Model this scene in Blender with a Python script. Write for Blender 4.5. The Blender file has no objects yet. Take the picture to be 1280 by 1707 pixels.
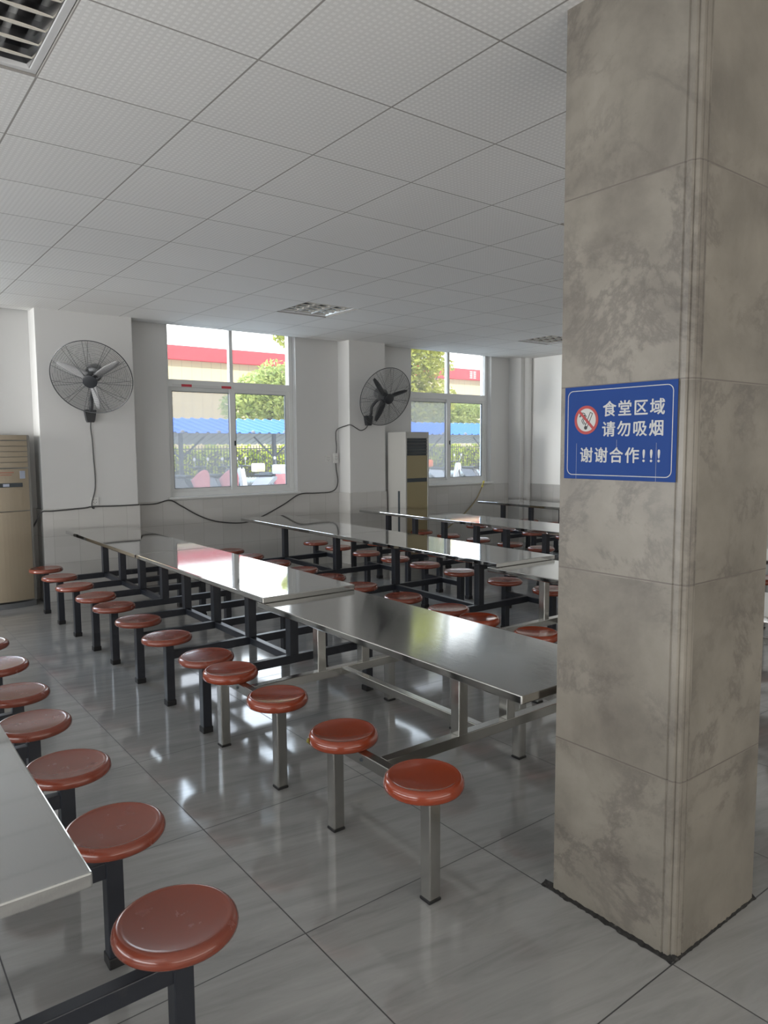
import bpy, bmesh, math, random
from mathutils import Vector, Matrix
random.seed(7)
C = bpy.context.scene.collection
scene = bpy.context.scene
PI = math.pi

# ------------------------------------------------------------------ camera
F_PX, YAW, PITCH, ROLL, EYE = 1201.26, 0.65372, -0.091494, -0.0061442, 1.56096
fw = Vector((math.sin(YAW) * math.cos(PITCH), math.cos(YAW) * math.cos(PITCH), math.sin(PITCH)))
rt = Vector((math.cos(YAW), -math.sin(YAW), 0))
up = rt.cross(fw)
c_, s_ = math.cos(ROLL), math.sin(ROLL)
rt, up = c_ * rt + s_ * up, -s_ * rt + c_ * up
cam_data = bpy.data.cameras.new('camera')
cam = bpy.data.objects.new('camera', cam_data)
C.objects.link(cam)
cam.matrix_world = Matrix(((rt.x, up.x, -fw.x, 0), (rt.y, up.y, -fw.y, 0), (rt.z, up.z, -fw.z, EYE), (0, 0, 0, 1)))
cam_data.sensor_fit = 'HORIZONTAL'
cam_data.sensor_width = 36
cam_data.lens = 36 * F_PX / 1280
cam_data.clip_start = 0.05
cam_data.clip_end = 500
scene.camera = cam

# ------------------------------------------------------------------ exposure, sky, sun, daylight, fill lights
vs = scene.view_settings
vs.view_transform = 'Standard'
vs.look = 'None'
vs.gamma = 1
vs.use_curve_mapping = False
vs.exposure = 0.38

world = bpy.data.worlds.new('sky')
scene.world = world
world.use_nodes = True
wn = world.node_tree.nodes
wl = world.node_tree.links
wn.clear()
w_out = wn.new('ShaderNodeOutputWorld')
w_bg = wn.new('ShaderNodeBackground')
w_tc = wn.new('ShaderNodeTexCoord')
w_sep = wn.new('ShaderNodeSeparateXYZ')
w_ramp = wn.new('ShaderNodeValToRGB')
w_ramp.color_ramp.elements[0].position = 0.12
w_ramp.color_ramp.elements[0].color = (1.0, 1.0, 1.0, 1)
w_ramp.color_ramp.elements[1].position = 0.65
w_ramp.color_ramp.elements[1].color = (0.52, 0.72, 1.0, 1)
wl.new(w_tc.outputs['Generated'], w_sep.inputs[0])
wl.new(w_sep.outputs['Z'], w_ramp.inputs[0])
wl.new(w_ramp.outputs[0], w_bg.inputs['Color'])
# hazy bright sky: brightest high up beyond the window wall, where the veiled sun stands
SKY_BASE, SKY_GLOW = 1.35, 9.0
w_dot = wn.new('ShaderNodeVectorMath')
w_dot.operation = 'DOT_PRODUCT'
w_dot.inputs[1].default_value = Vector((-0.40, 0.72, 0.57)).normalized()
wl.new(w_tc.outputs['Generated'], w_dot.inputs[0])
w_max = wn.new('ShaderNodeMath')
w_max.operation = 'MAXIMUM'
w_max.inputs[1].default_value = 0.0
wl.new(w_dot.outputs['Value'], w_max.inputs[0])
w_pow = wn.new('ShaderNodeMath')
w_pow.operation = 'POWER'
w_pow.inputs[1].default_value = 2.0
wl.new(w_max.outputs[0], w_pow.inputs[0])
w_mad = wn.new('ShaderNodeMath')
w_mad.operation = 'MULTIPLY_ADD'
w_mad.inputs[1].default_value = SKY_GLOW
w_mad.inputs[2].default_value = SKY_BASE
wl.new(w_pow.outputs[0], w_mad.inputs[0])
wl.new(w_mad.outputs[0], w_bg.inputs['Strength'])
wl.new(w_bg.outputs[0], w_out.inputs[0])


def light(name, kind, loc, direction, energy, color=(1, 1, 1), sx=1, sy=1, portal=False, angle=0.02, spread=PI):
    d = bpy.data.lights.new(name, kind)
    d.energy = energy
    d.color = color
    if kind == 'AREA':
        d.shape = 'RECTANGLE'
        d.size, d.size_y = sx, sy
        d.spread = spread
        if portal:
            d.cycles.is_portal = True
    if kind == 'SUN':
        d.angle = angle
    o = bpy.data.objects.new(name, d)
    C.objects.link(o)
    o.location = loc
    o.rotation_euler = Vector(direction).to_track_quat('-Z', 'Y').to_euler()
    return o


light('sun', 'SUN', (10, -10, 20), (-0.30, 0.62, -0.72), 4.5, (1.0, 0.95, 0.86))
light('daylight_left_windows', 'AREA', (-4.6, 2.5, 1.3), (1, 0.05, 1.2), 350, (0.96, 0.98, 1.0), 8.5, 1.7)
light('fill_front', 'AREA', (2.0, -4.5, 1.3), (0, 1, 1.3), 175, (1.0, 0.95, 0.88), 9.0, 2.0)  # added warm fill from behind the camera, the front wall has no doors
light('fill_far_left', 'AREA', (-4.7, 7.3, 1.9), (1, 0.0, 0.0), 25, (1.0, 0.99, 0.96), 0.9, 1.7, spread=0.8)  # added fill to brighten the right wall and pier sides, no window there
for wx in (0.33, 3.92, 7.48):
    light('window_portal', 'AREA', (wx, 8.33, 1.95), (0, -1, 0), 1, (1, 1, 1), 1.66, 1.95, portal=True)


# ------------------------------------------------------------------ materials
def mat(name, color=(0.8, 0.8, 0.8), rough=0.5, metal=0.0, spec=0.5, coat=0.0):
    m = bpy.data.materials.new(name)
    m.use_nodes = True
    b = m.node_tree.nodes['Principled BSDF']
    b.inputs['Base Color'].default_value = (*color, 1)
    b.inputs['Roughness'].default_value = rough
    b.inputs['Metallic'].default_value = metal
    b.inputs['Specular IOR Level'].default_value = spec
    b.inputs['Coat Weight'].default_value = coat
    b.inputs['Coat Roughness'].default_value = 0.08
    return m


class NT:
    """small helper round one material's node tree"""
    def __init__(self, m):
        self.t = m.node_tree
        self.n = self.t.nodes
        self.l = self.t.links
        self.b = self.n['Principled BSDF']

    def _set(self, sock, v):
        if hasattr(v, 'is_output'):
            self.l.new(v, sock)
        else:
            sock.default_value = v

    def pos(self):
        return self.n.new('ShaderNodeNewGeometry').outputs['Position']

    def obj(self):
        return self.n.new('ShaderNodeTexCoord').outputs['Object']

    def sep(self, v):
        s = self.n.new('ShaderNodeSeparateXYZ')
        self._set(s.inputs[0], v)
        return s.outputs

    def comb(self, x, y, z):
        s = self.n.new('ShaderNodeCombineXYZ')
        for i, v in enumerate((x, y, z)):
            self._set(s.inputs[i], v)
        return s.outputs[0]

    def math(self, op, a, b=0.0, c=0.0):
        m = self.n.new('ShaderNodeMath')
        m.operation = op
        for i, v in enumerate((a, b, c)):
            self._set(m.inputs[i], v)
        return m.outputs[0]

    def vscale(self, v, s, off=(0, 0, 0)):
        m = self.n.new('ShaderNodeMapping')
        self._set(m.inputs['Vector'], v)
        m.inputs['Scale'].default_value = s
        m.inputs['Location'].default_value = off
        return m.outputs[0]

    def noise(self, v, scale, detail=4, rough=0.55, dist=0.0):
        m = self.n.new('ShaderNodeTexNoise')
        self._set(m.inputs['Vector'], v)
        m.inputs['Scale'].default_value = scale
        m.inputs['Detail'].default_value = detail
        m.inputs['Roughness'].default_value = rough
        m.inputs['Distortion'].default_value = dist
        return m.outputs['Fac']

    def white(self, v):
        m = self.n.new('ShaderNodeTexWhiteNoise')
        m.noise_dimensions = '3D'
        self._set(m.inputs['Vector'], v)
        return m.outputs['Value']

    def ramp(self, f, stops):
        m = self.n.new('ShaderNodeValToRGB')
        self._set(m.inputs[0], f)
        cr = m.color_ramp
        while len(cr.elements) < len(stops):
            cr.elements.new(0.5)
        for e, (p, col) in zip(cr.elements, stops):
            e.position = p
            e.color = (*col, 1) if len(col) == 3 else col
        return m.outputs[0]

    def mix(self, f, a, b, mode='MIX'):
        m = self.n.new('ShaderNodeMix')
        m.data_type = 'RGBA'
        m.blend_type = mode
        self._set(m.inputs[0], f)
        self._set(m.inputs[6], a if hasattr(a, 'is_output') or len(a) == 4 else (*a, 1))
        self._set(m.inputs[7], b if hasattr(b, 'is_output') or len(b) == 4 else (*b, 1))
        return m.outputs[2]

    def bump(self, h, strength=0.2, dist=0.002):
        m = self.n.new('ShaderNodeBump')
        m.inputs['Strength'].default_value = strength
        m.inputs['Distance'].default_value = dist
        self._set(m.inputs['Height'], h)
        self.l.new(m.outputs[0], self.b.inputs['Normal'])

    def line(self, coord, period, offset, half):
        """1 on a thin line every period, 0 elsewhere"""
        a = self.math('SUBTRACT', coord, offset)
        a = self.math('DIVIDE', a, period)
        a = self.math('FRACT', self.math('ADD', a, 0.5))
        a = self.math('ABSOLUTE', self.math('SUBTRACT', a, 0.5))
        return self.math('LESS_THAN', a, half / period)

    def color(self, v):
        self._set(self.b.inputs['Base Color'], v)

    def rough(self, v):
        self._set(self.b.inputs['Roughness'], v)


M = {}
# floor: glossy grey porcelain, 0.8 m tiles, faint streaks
M['floor'] = mat('grey_porcelain_tile', rough=0.1, spec=1.0)
t = NT(M['floor'])
p = t.pos()
x, y, z = t.sep(p)[:3]
cell = t.comb(t.math('FLOOR', t.math('DIVIDE', t.math('SUBTRACT', x, 1.1225), 0.8)),
              t.math('FLOOR', t.math('DIVIDE', t.math('SUBTRACT', y, 1.8937), 0.8)), 0.0)
rnd = t.white(cell)
streak_v = t.comb(t.math('ADD', t.math('MULTIPLY', x, 1.1), t.math('MULTIPLY', rnd, 9.0)),
                  t.math('ADD', t.math('MULTIPLY', y, 9.0), t.math('MULTIPLY', x, 1.6)), 0.0)
st = t.noise(streak_v, 1.6, 8, 0.66, 0.8)
col = t.ramp(st, [(0.25, (0.235, 0.234, 0.231)), (0.5, (0.30, 0.298, 0.292)), (0.8, (0.37, 0.366, 0.355))])
col = t.mix(t.math('MULTIPLY', rnd, 0.12), col, (0.37, 0.37, 0.37))
g = t.math('MAXIMUM', t.line(x, 0.8, 1.1225, 0.0022), t.line(y, 0.8, 1.8937, 0.0022))
col = t.mix(g, col, (0.035, 0.035, 0.037))
t.color(col)
dirt = t.noise(p, 2.5, 5)
t.rough(t.math('ADD', t.math('MULTIPLY', g, 0.5), t.math('ADD', 0.035, t.math('MULTIPLY', dirt, 0.09))))
t.bump(t.math('ADD', t.math('MULTIPLY', g, -0.6), t.math('MULTIPLY', t.noise(p, 6, 2), 0.25)), 0.10, 0.004)

# ceiling: white embossed lay-in panels
M['ceiling'] = mat('embossed_ceiling_panel', rough=0.75, spec=0.25)
t = NT(M['ceiling'])
p = t.pos()
x, y, z = t.sep(p)[:3]
OX, OY = 1.2921, 2.4036
dx = t.math('ABSOLUTE', t.math('SUBTRACT', t.math('FRACT', t.math('DIVIDE', t.math('SUBTRACT', x, OX), 0.025)), 0.5))
dy = t.math('ABSOLUTE', t.math('SUBTRACT', t.math('FRACT', t.math('DIVIDE', t.math('SUBTRACT', y, OY), 0.025)), 0.5))
dots = t.math('LESS_THAN', t.math('MAXIMUM', dx, dy), 0.27)
rnd = t.white(t.comb(t.math('FLOOR', t.math('DIVIDE', t.math('SUBTRACT', x, OX), 0.6)),
                     t.math('FLOOR', t.math('DIVIDE', t.math('SUBTRACT', y, OY), 0.6)), 0.0))
col = t.mix(dots, (0.76, 0.755, 0.74), (0.86, 0.855, 0.84))
col = t.mix(t.math('MULTIPLY', rnd, 0.10), col, (0.50, 0.49, 0.47))
col = t.mix(t.math('MULTIPLY', t.noise(p, 1.3, 4), 0.12), col, (0.55, 0.52, 0.47))
seam = t.math('MAXIMUM', t.line(x, 0.6, OX, 0.0038), t.line(y, 0.6, OY, 0.0038))
col = t.mix(seam, col, (0.33, 0.315, 0.295))
t.color(col)
t.bump(t.math('SUBTRACT', t.math('MULTIPLY', dots, 0.15), seam), 0.5, 0.004)

# wall paint, colour darkened for the shade of the backlit window wall
M['wall'] = mat('shaded_white_wall_paint', (0.80, 0.80, 0.785), rough=0.6, spec=0.3)
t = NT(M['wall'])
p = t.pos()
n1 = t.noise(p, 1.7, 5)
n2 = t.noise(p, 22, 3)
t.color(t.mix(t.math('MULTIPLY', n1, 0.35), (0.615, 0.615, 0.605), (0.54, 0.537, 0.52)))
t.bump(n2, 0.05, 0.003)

M['wall_lit'] = mat('lit_white_wall_paint', (0.88, 0.88, 0.86), rough=0.55, spec=0.3)  # same paint made lighter, the light on the right wall put into its colour
# dado tile: cream glazed
def tile_mat(name, axis, off):
    m = mat(name, rough=0.25, spec=0.5)
    t = NT(m)
    p = t.pos()
    xyz = t.sep(p)
    g = t.math('MAXIMUM', t.line(xyz[axis], 0.245, off, 0.0016), t.line(xyz[2], 0.278, 0.945, 0.0016))
    rnd = t.white(t.comb(t.math('FLOOR', t.math('DIVIDE', t.math('SUBTRACT', xyz[axis], off), 0.245)),
                         t.math('FLOOR', t.math('DIVIDE', xyz[2], 0.278)), 3.0))
    col = t.mix(rnd, (0.47, 0.465, 0.445), (0.52, 0.515, 0.50))
    col = t.mix(t.math('MULTIPLY', t.noise(p, 3, 4), 0.25), col, (0.60, 0.58, 0.54))
    t.color(t.mix(g, col, (0.36, 0.35, 0.33)))
    t.bump(t.math('MULTIPLY', g, -1.0), 0.4, 0.002)
    return m
M['tile_x'] = tile_mat('cream_dado_tile', 0, 1.753)
M['tile_y'] = tile_mat('cream_dado_tile_side', 1, 7.79)

# marble cladding of the pillar
M['marble'] = mat('veined_marble', rough=0.28, spec=0.5)
t = NT(M['marble'])
p = t.pos()
x, y, z = t.sep(p)[:3]
slab = t.math('FLOOR', t.math('DIVIDE', t.math('SUBTRACT', z, 0.552), 0.595))
face = t.math('GREATER_THAN', x, 1.985)
q = t.comb(t.math('ADD', t.math('MULTIPLY', x, 1.0), t.math('MULTIPLY', face, 3.7)),
           t.math('ADD', y, t.math('MULTIPLY', slab, 1.93)),
           t.math('ADD', z, t.math('MULTIPLY', slab, 2.7)))
cloud = t.noise(q, 2.6, 7, 0.62, 0.2)
base = t.ramp(cloud, [(0.30, (0.146, 0.130, 0.109)), (0.50, (0.222, 0.201, 0.169)), (0.72, (0.29, 0.264, 0.224))])
vein = t.noise(q, 3.0, 9, 0.68, 0.35)
vein = t.math('ABSOLUTE', t.math('SUBTRACT', vein, 0.5))
mask = t.ramp(t.noise(q, 2.1, 3, 0.5, 0.3), [(0.42, (0, 0, 0)), (0.60, (1, 1, 1))])
vm = t.math('MULTIPLY', t.ramp(vein, [(0.0, (1, 1, 1)), (0.045, (0, 0, 0))]), mask)
base = t.mix(t.math('MULTIPLY', vm, 0.55), base, (0.10, 0.086, 0.076))
blot = t.ramp(t.noise(q, 6.0, 9, 0.74, 0.25), [(0.56, (0, 0, 0)), (0.72, (1, 1, 1))])
base = t.mix(t.math('MULTIPLY', t.math('MULTIPLY', blot, mask), 0.60), base, (0.10, 0.086, 0.076))
spk = t.ramp(t.noise(q, 60.0, 2, 0.5), [(0.70, (0, 0, 0)), (0.76, (1, 1, 1))])
base = t.mix(t.math('MULTIPLY', spk, 0.25), base, (0.14, 0.115, 0.098))
jt = t.line(z, 0.595, 0.557, 0.0022)
t.color(t.mix(jt, base, (0.14, 0.12, 0.105)))
t.rough(t.math('ADD', 0.24, t.math('MULTIPLY', cloud, 0.2)))
t.bump(t.math('MULTIPLY', jt, -1.0), 0.4, 0.003)

# brushed steel table top
def steel(name, col, r0, r1, wav, streak=1.0, dirt=0.0):
    m = mat(name, col, rough=r0, metal=1.0)
    t = NT(m)
    p = t.obj()
    br = t.noise(t.vscale(p, (260, 3.5, 40)), 1.0, 3, 0.6)
    big = t.noise(t.vscale(p, (4, 2.2, 4)), 1.0, 3, 0.5)
    t.rough(t.math('ADD', r0, t.math('MULTIPLY', big, r1)))
    t.color(t.mix(t.math('MULTIPLY', big, 0.5 + dirt), col, tuple(c * 0.72 for c in col)))
    h = t.math('ADD', t.math('MULTIPLY', br, 0.10 * streak), t.math('MULTIPLY', t.noise(t.vscale(p, (7, 3, 7)), 1.0, 2, 0.5), wav))
    t.bump(h, 0.35, 0.004)
    return m
M['steel_top'] = steel('polished_steel_top', (0.62, 0.625, 0.62), 0.018, 0.035, 0.05, 0.3)
M['steel_dull'] = steel('brushed_steel_top', (0.54, 0.535, 0.515), 0.045, 0.07, 0.14, 0.9)
M['steel_tube'] = steel('stainless_tube', (0.58, 0.575, 0.55), 0.12, 0.18, 0.06, 1.0, 0.4)
M['black_tube'] = mat('dark_blue_black_paint', (0.020, 0.022, 0.030), rough=0.38, spec=0.5)
t = NT(M['black_tube'])
p = t.obj()
wear = t.ramp(t.noise(p, 14, 6, 0.7), [(0.60, (0, 0, 0)), (0.75, (1, 1, 1))])
t.color(t.mix(t.math('MULTIPLY', wear, 0.35), (0.018, 0.021, 0.029), (0.075, 0.07, 0.066)))

def seat_mat(name, c0, c1, rough):
    m = mat(name, c0, rough=rough, spec=0.5, coat=0.35)
    t = NT(m)
    p = t.obj()
    info = t.n.new('ShaderNodeObjectInfo')
    f = t.noise(p, 9, 5, 0.6)
    t.color(t.mix(t.math('ADD', t.math('MULTIPLY', f, 0.45), t.math('MULTIPLY', info.outputs['Random'], 0.35)), c0, c1))
    t.rough(t.math('ADD', rough, t.math('MULTIPLY', t.noise(p, 17, 5), 0.18)))
    t.bump(t.noise(p, 60, 3), 0.03, 0.002)
    return m
M['seat_red'] = seat_mat('brown_red_plastic', (0.235, 0.046, 0.022), (0.155, 0.044, 0.028), 0.16)
M['seat_orange'] = seat_mat('orange_red_plastic', (0.28, 0.046, 0.016), (0.21, 0.038, 0.016), 0.10)
M['scrap_green'] = mat('dried_green', (0.22, 0.19, 0.04), rough=0.6)
M['rubber'] = mat('black_rubber', (0.012, 0.012, 0.013), rough=0.6)
M['frame_white'] = mat('white_window_frame', (0.70, 0.71, 0.70), rough=0.35)
M['gasket'] = mat('grey_gasket', (0.10, 0.11, 0.12), rough=0.6)

def glass(name, tint, glare_dust=0.0):
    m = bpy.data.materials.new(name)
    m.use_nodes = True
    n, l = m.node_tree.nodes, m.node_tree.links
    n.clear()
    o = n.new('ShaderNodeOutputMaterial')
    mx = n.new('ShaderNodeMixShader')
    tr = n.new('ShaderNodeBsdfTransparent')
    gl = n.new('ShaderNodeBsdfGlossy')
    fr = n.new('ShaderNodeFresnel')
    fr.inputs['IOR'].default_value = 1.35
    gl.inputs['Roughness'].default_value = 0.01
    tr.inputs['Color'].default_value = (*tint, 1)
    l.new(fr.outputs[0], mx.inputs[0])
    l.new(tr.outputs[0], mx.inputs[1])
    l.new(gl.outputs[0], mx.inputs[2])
    if glare_dust:  # whitish mix paints the glare veil over the windows, plus dust on the grey pane
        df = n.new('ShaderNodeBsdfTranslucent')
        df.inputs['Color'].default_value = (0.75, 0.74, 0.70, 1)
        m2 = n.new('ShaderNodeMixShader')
        m2.inputs[0].default_value = glare_dust
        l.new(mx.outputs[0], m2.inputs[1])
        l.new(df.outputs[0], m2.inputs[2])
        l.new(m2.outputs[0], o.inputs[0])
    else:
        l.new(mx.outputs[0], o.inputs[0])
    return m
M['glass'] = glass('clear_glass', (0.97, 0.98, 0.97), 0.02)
M['glass_grey'] = glass('dusty_veiled_glass', (0.66, 0.66, 0.66), 0.09)

M['fan_wire'] = mat('dark_fan_wire', (0.055, 0.058, 0.062), rough=0.4, metal=0.3)
M['fan_dark'] = mat('fan_black', (0.022, 0.024, 0.028), rough=0.4)
M['fan_grey'] = mat('fan_grey_blade', (0.52, 0.52, 0.53), rough=0.4)
M['fan_motor'] = mat('grey_motor_shell', (0.20, 0.205, 0.21), rough=0.28, metal=0.5)
M['ac_beige'] = mat('beige_ac_panel', (0.33, 0.275, 0.20), rough=0.35)
M['ac_yellow'] = mat('tan_ac_panel', (0.26, 0.215, 0.115), rough=0.35)
M['ac_side'] = mat('grey_ac_side', (0.36, 0.355, 0.335), rough=0.4)
M['ac_side_dark'] = mat('dark_grey_ac_side', (0.23, 0.225, 0.21), rough=0.4)
M['ac_dark'] = mat('dark_ac_plastic', (0.030, 0.040, 0.048), rough=0.4)
M['ac_base'] = mat('grey_ac_base', (0.13, 0.135, 0.14), rough=0.5)
M['label_grey'] = mat('pale_blue_label', (0.38, 0.42, 0.52), rough=0.4)
M['label_red'] = mat('faded_red_print', (0.36, 0.16, 0.11), rough=0.5)
M['sticker_red'] = mat('red_sticker', (0.55, 0.05, 0.07), rough=0.4)
M['sticker_white'] = mat('white_film', (0.62, 0.62, 0.61), rough=0.35)
M['cable'] = mat('grey_black_cable', (0.05, 0.05, 0.05), rough=0.5)
M['hose'] = mat('tan_hose', (0.33, 0.27, 0.16), rough=0.5)
M['tape_yellow'] = mat('yellow_tape', (0.75, 0.62, 0.10), rough=0.4)
M['plastic_white'] = mat('white_plastic', (0.62, 0.62, 0.60), rough=0.35)
M['mortar'] = mat('dark_mortar', (0.022, 0.021, 0.020), rough=0.8)
t = NT(M['mortar'])
t.color(t.ramp(t.noise(t.pos(), 55, 6, 0.7), [(0.35, (0.012, 0.012, 0.012)), (0.62, (0.03, 0.028, 0.026)), (0.75, (0.16, 0.155, 0.145))]))
t.bump(t.noise(t.pos(), 70, 5), 0.6, 0.006)
M['sign_blue'] = mat('blue_sign', (0.022, 0.085, 0.36), rough=0.5, spec=0.2)
t = NT(M['sign_blue'])
t.color(t.mix(t.math('MULTIPLY', t.noise(t.vscale(t.obj(), (26, 3, 3)), 1.0, 5), 0.28), (0.008, 0.045, 0.215), (0.020, 0.058, 0.195)))
M['sign_white'] = mat('sign_white', (0.50, 0.50, 0.48), rough=0.4)
M['sign_red'] = mat('sign_red', (0.36, 0.028, 0.028), rough=0.4)
M['sign_black'] = mat('sign_black', (0.02, 0.02, 0.02), rough=0.4)
M['drip'] = mat('pale_drip', (0.26, 0.28, 0.32), rough=0.5)
M['lamp_frame'] = mat('white_lamp_frame', (0.66, 0.66, 0.66), rough=0.35)
M['lamp_inside'] = mat('dim_lamp_housing', (0.16, 0.16, 0.165), rough=0.3, metal=0.6)
M['lamp_alu'] = mat('bright_aluminium', (0.75, 0.75, 0.75), rough=0.16, metal=1.0)
M['lamp_slat'] = mat('cream_louvre_edge', (0.70, 0.66, 0.57), rough=0.4)
M['lamp_tube'] = mat('unlit_tube', (0.80, 0.82, 0.82), rough=0.2)
# outdoors
M['cream_wall'] = mat('cream_cladding', (0.62, 0.50, 0.31), rough=0.6)
t = NT(M['cream_wall'])
xyz = t.sep(t.pos())
t.color(t.mix(t.line(xyz[0], 0.9, 0, 0.05), t.mix(t.noise(t.pos(), 0.5, 3), (0.66, 0.53, 0.33), (0.58, 0.47, 0.29)), (0.54, 0.44, 0.28)))
M['red_band'] = mat('red_fascia', (0.62, 0.06, 0.075), rough=0.5)
M['blue_roof'] = mat('blue_roof_sheet', (0.040, 0.135, 0.50), rough=0.7, spec=0.2)
M['roof_under'] = mat('grey_roof_underside', (0.52, 0.49, 0.44), rough=0.7)
M['shed_post'] = mat('grey_shed_post', (0.22, 0.22, 0.22), rough=0.6)
M['fence'] = mat('dark_fence', (0.045, 0.05, 0.045), rough=0.5)
M['asphalt'] = mat('outdoor_paving', (0.30, 0.29, 0.27), rough=0.8)
t = NT(M['asphalt'])
t.color(t.mix(t.noise(t.pos(), 0.9, 5), (0.46, 0.45, 0.43), (0.36, 0.355, 0.34)))

def leaf_mat(name, c0, c1):
    m = mat(name, c0, rough=0.5, spec=0.2)
    t = NT(m)
    t.color(t.mix(t.ramp(t.noise(t.pos(), 1.7, 4), [(0.35, (0, 0, 0)), (0.65, (1, 1, 1))]), c0, c1))
    tr = t.n.new('ShaderNodeBsdfTranslucent')
    tr.inputs['Color'].default_value = (*c1, 1)
    mx = t.n.new('ShaderNodeMixShader')
    mx.inputs[0].default_value = 0.35
    out = [n for n in t.n if n.type == 'OUTPUT_MATERIAL'][0]
    t.l.new(t.b.outputs[0], mx.inputs[1])
    t.l.new(tr.outputs[0], mx.inputs[2])
    t.l.new(mx.outputs[0], out.inputs[0])
    return m
M['leaf_yellow'] = leaf_mat('yellow_green_leaves', (0.30, 0.34, 0.07), (0.52, 0.50, 0.12))
M['leaf_green'] = leaf_mat('green_leaves', (0.17, 0.23, 0.06), (0.52, 0.54, 0.17))
M['leaf_hedge'] = leaf_mat('hedge_leaves', (0.16, 0.24, 0.03), (0.66, 0.68, 0.08))
M['bark'] = mat('grey_bark', (0.16, 0.14, 0.12), rough=0.9)
M['pink'] = mat('pink_cover', (0.40, 0.15, 0.16), rough=0.7)
M['red_cloth'] = mat('red_cover', (0.50, 0.06, 0.09), rough=0.6)
M['scooter_grey'] = mat('grey_scooter_paint', (0.14, 0.14, 0.155), rough=0.3)
M['scooter_black'] = mat('black_scooter_paint', (0.03, 0.03, 0.035), rough=0.3)
M['scooter_white'] = mat('white_scooter_paint', (0.42, 0.42, 0.43), rough=0.3)
M['orange'] = mat('orange_plastic', (0.75, 0.16, 0.03), rough=0.4)
M['cream_plastic'] = mat('cream_plastic', (0.75, 0.62, 0.42), rough=0.4)


# ------------------------------------------------------------------ mesh helpers
class MB:
    def __init__(self):
        self.bm = bmesh.new()

    def box(self, x0, x1, y0, y1, z0, z1, bevel=0.0, seg=2):
        r = bmesh.ops.create_cube(self.bm, size=1.0)
        vs_ = r['verts']
        for v in vs_:
            v.co = Vector(((x0 + x1) / 2 + v.co.x * (x1 - x0), (y0 + y1) / 2 + v.co.y * (y1 - y0), (z0 + z1) / 2 + v.co.z * (z1 - z0)))
        if bevel > 0:
            es = set()
            for v in vs_:
                es.update(v.link_edges)
            bmesh.ops.bevel(self.bm, geom=list(es), offset=bevel, segments=seg, profile=0.5, affect='EDGES')
        return self

    def quad(self, a, b, c, d):
        self.bm.faces.new([self.bm.verts.new(v) for v in (a, b, c, d)])
        return self

    def prism(self, pts, axis, a0, a1):
        """polygon pts in the two other axes, extruded from a0 to a1 along axis"""
        def mk(u, v, a):
            return {0: (a, u, v), 1: (u, a, v), 2: (u, v, a)}[axis]
        lo = [self.bm.verts.new(mk(u, v, a0)) for u, v in pts]
        hi = [self.bm.verts.new(mk(u, v, a1)) for u, v in pts]
        n = len(pts)
        self.bm.faces.new(lo)
        self.bm.faces.new(hi)
        for i in range(n):
            self.bm.faces.new((lo[i], lo[(i + 1) % n], hi[(i + 1) % n], hi[i]))
        return self

    def lathe(self, prof, seg=40, mtx=None, smooth=True):
        rings = []
        for r, z in prof:
            if r < 1e-6:
                rings.append([self.bm.verts.new((0, 0, z))])
            else:
                rings.append([self.bm.verts.new((r * math.cos(2 * PI * k / seg), r * math.sin(2 * PI * k / seg), z)) for k in range(seg)])
        for a, b in zip(rings, rings[1:]):
            for k in range(seg):
                k2 = (k + 1) % seg
                if len(a) == 1 and len(b) == 1:
                    continue
                if len(a) == 1:
                    f = (a[0], b[k], b[k2])
                elif len(b) == 1:
                    f = (a[k], a[k2], b[0])
                else:
                    f = (a[k], a[k2], b[k2], b[k])
                self.bm.faces.new(f)
        if mtx is not None:
            bmesh.ops.transform(self.bm, matrix=mtx, verts=[v for r in rings for v in r])
        return self

    def tube(self, pts, r, seg=8, closed=False):
        pts = [Vector(p_) for p_ in pts]
        n = len(pts)
        rings = []
        ref = None
        for i, p_ in enumerate(pts):
            if closed:
                tg = pts[(i + 1) % n] - pts[i - 1]
            else:
                tg = pts[min(i + 1, n - 1)] - pts[max(i - 1, 0)]
            tg.normalize()
            if ref is None:
                ref = Vector((0, 0, 1)) if abs(tg.z) < 0.9 else Vector((1, 0, 0))
            a = (ref - tg * ref.dot(tg)).normalized()
            ref = a
            b = tg.cross(a)
            rr = r[i] if isinstance(r, (list, tuple)) else r
            rings.append([self.bm.verts.new(p_ + rr * (math.cos(2 * PI * k / seg) * a + math.sin(2 * PI * k / seg) * b)) for k in range(seg)])
        rng = range(n) if closed else range(n - 1)
        for i in rng:
            A, B = rings[i], rings[(i + 1) % n]
            for k in range(seg):
                self.bm.faces.new((A[k], A[(k + 1) % seg], B[(k + 1) % seg], B[k]))
        if not closed:
            self.bm.faces.new(rings[0])
            self.bm.faces.new(rings[-1])
        return self

    def xf(self, m):
        bmesh.ops.transform(self.bm, matrix=m, verts=self.bm.verts)
        return self

    def build(self, name, material, parent=None, smooth=False, loc=None):
        bmesh.ops.recalc_face_normals(self.bm, faces=self.bm.faces)
        me = bpy.data.meshes.new(name)
        self.bm.to_mesh(me)
        self.bm.free()
        me.materials.append(material)
        if smooth:
            for pl in me.polygons:
                pl.use_smooth = True
            me.set_sharp_from_angle(angle=math.radians(40))
        o = bpy.data.objects.new(name, me)
        C.objects.link(o)
        if parent is not None:
            o.parent = parent
        if loc is not None:
            o.location = loc
        return o


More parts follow.
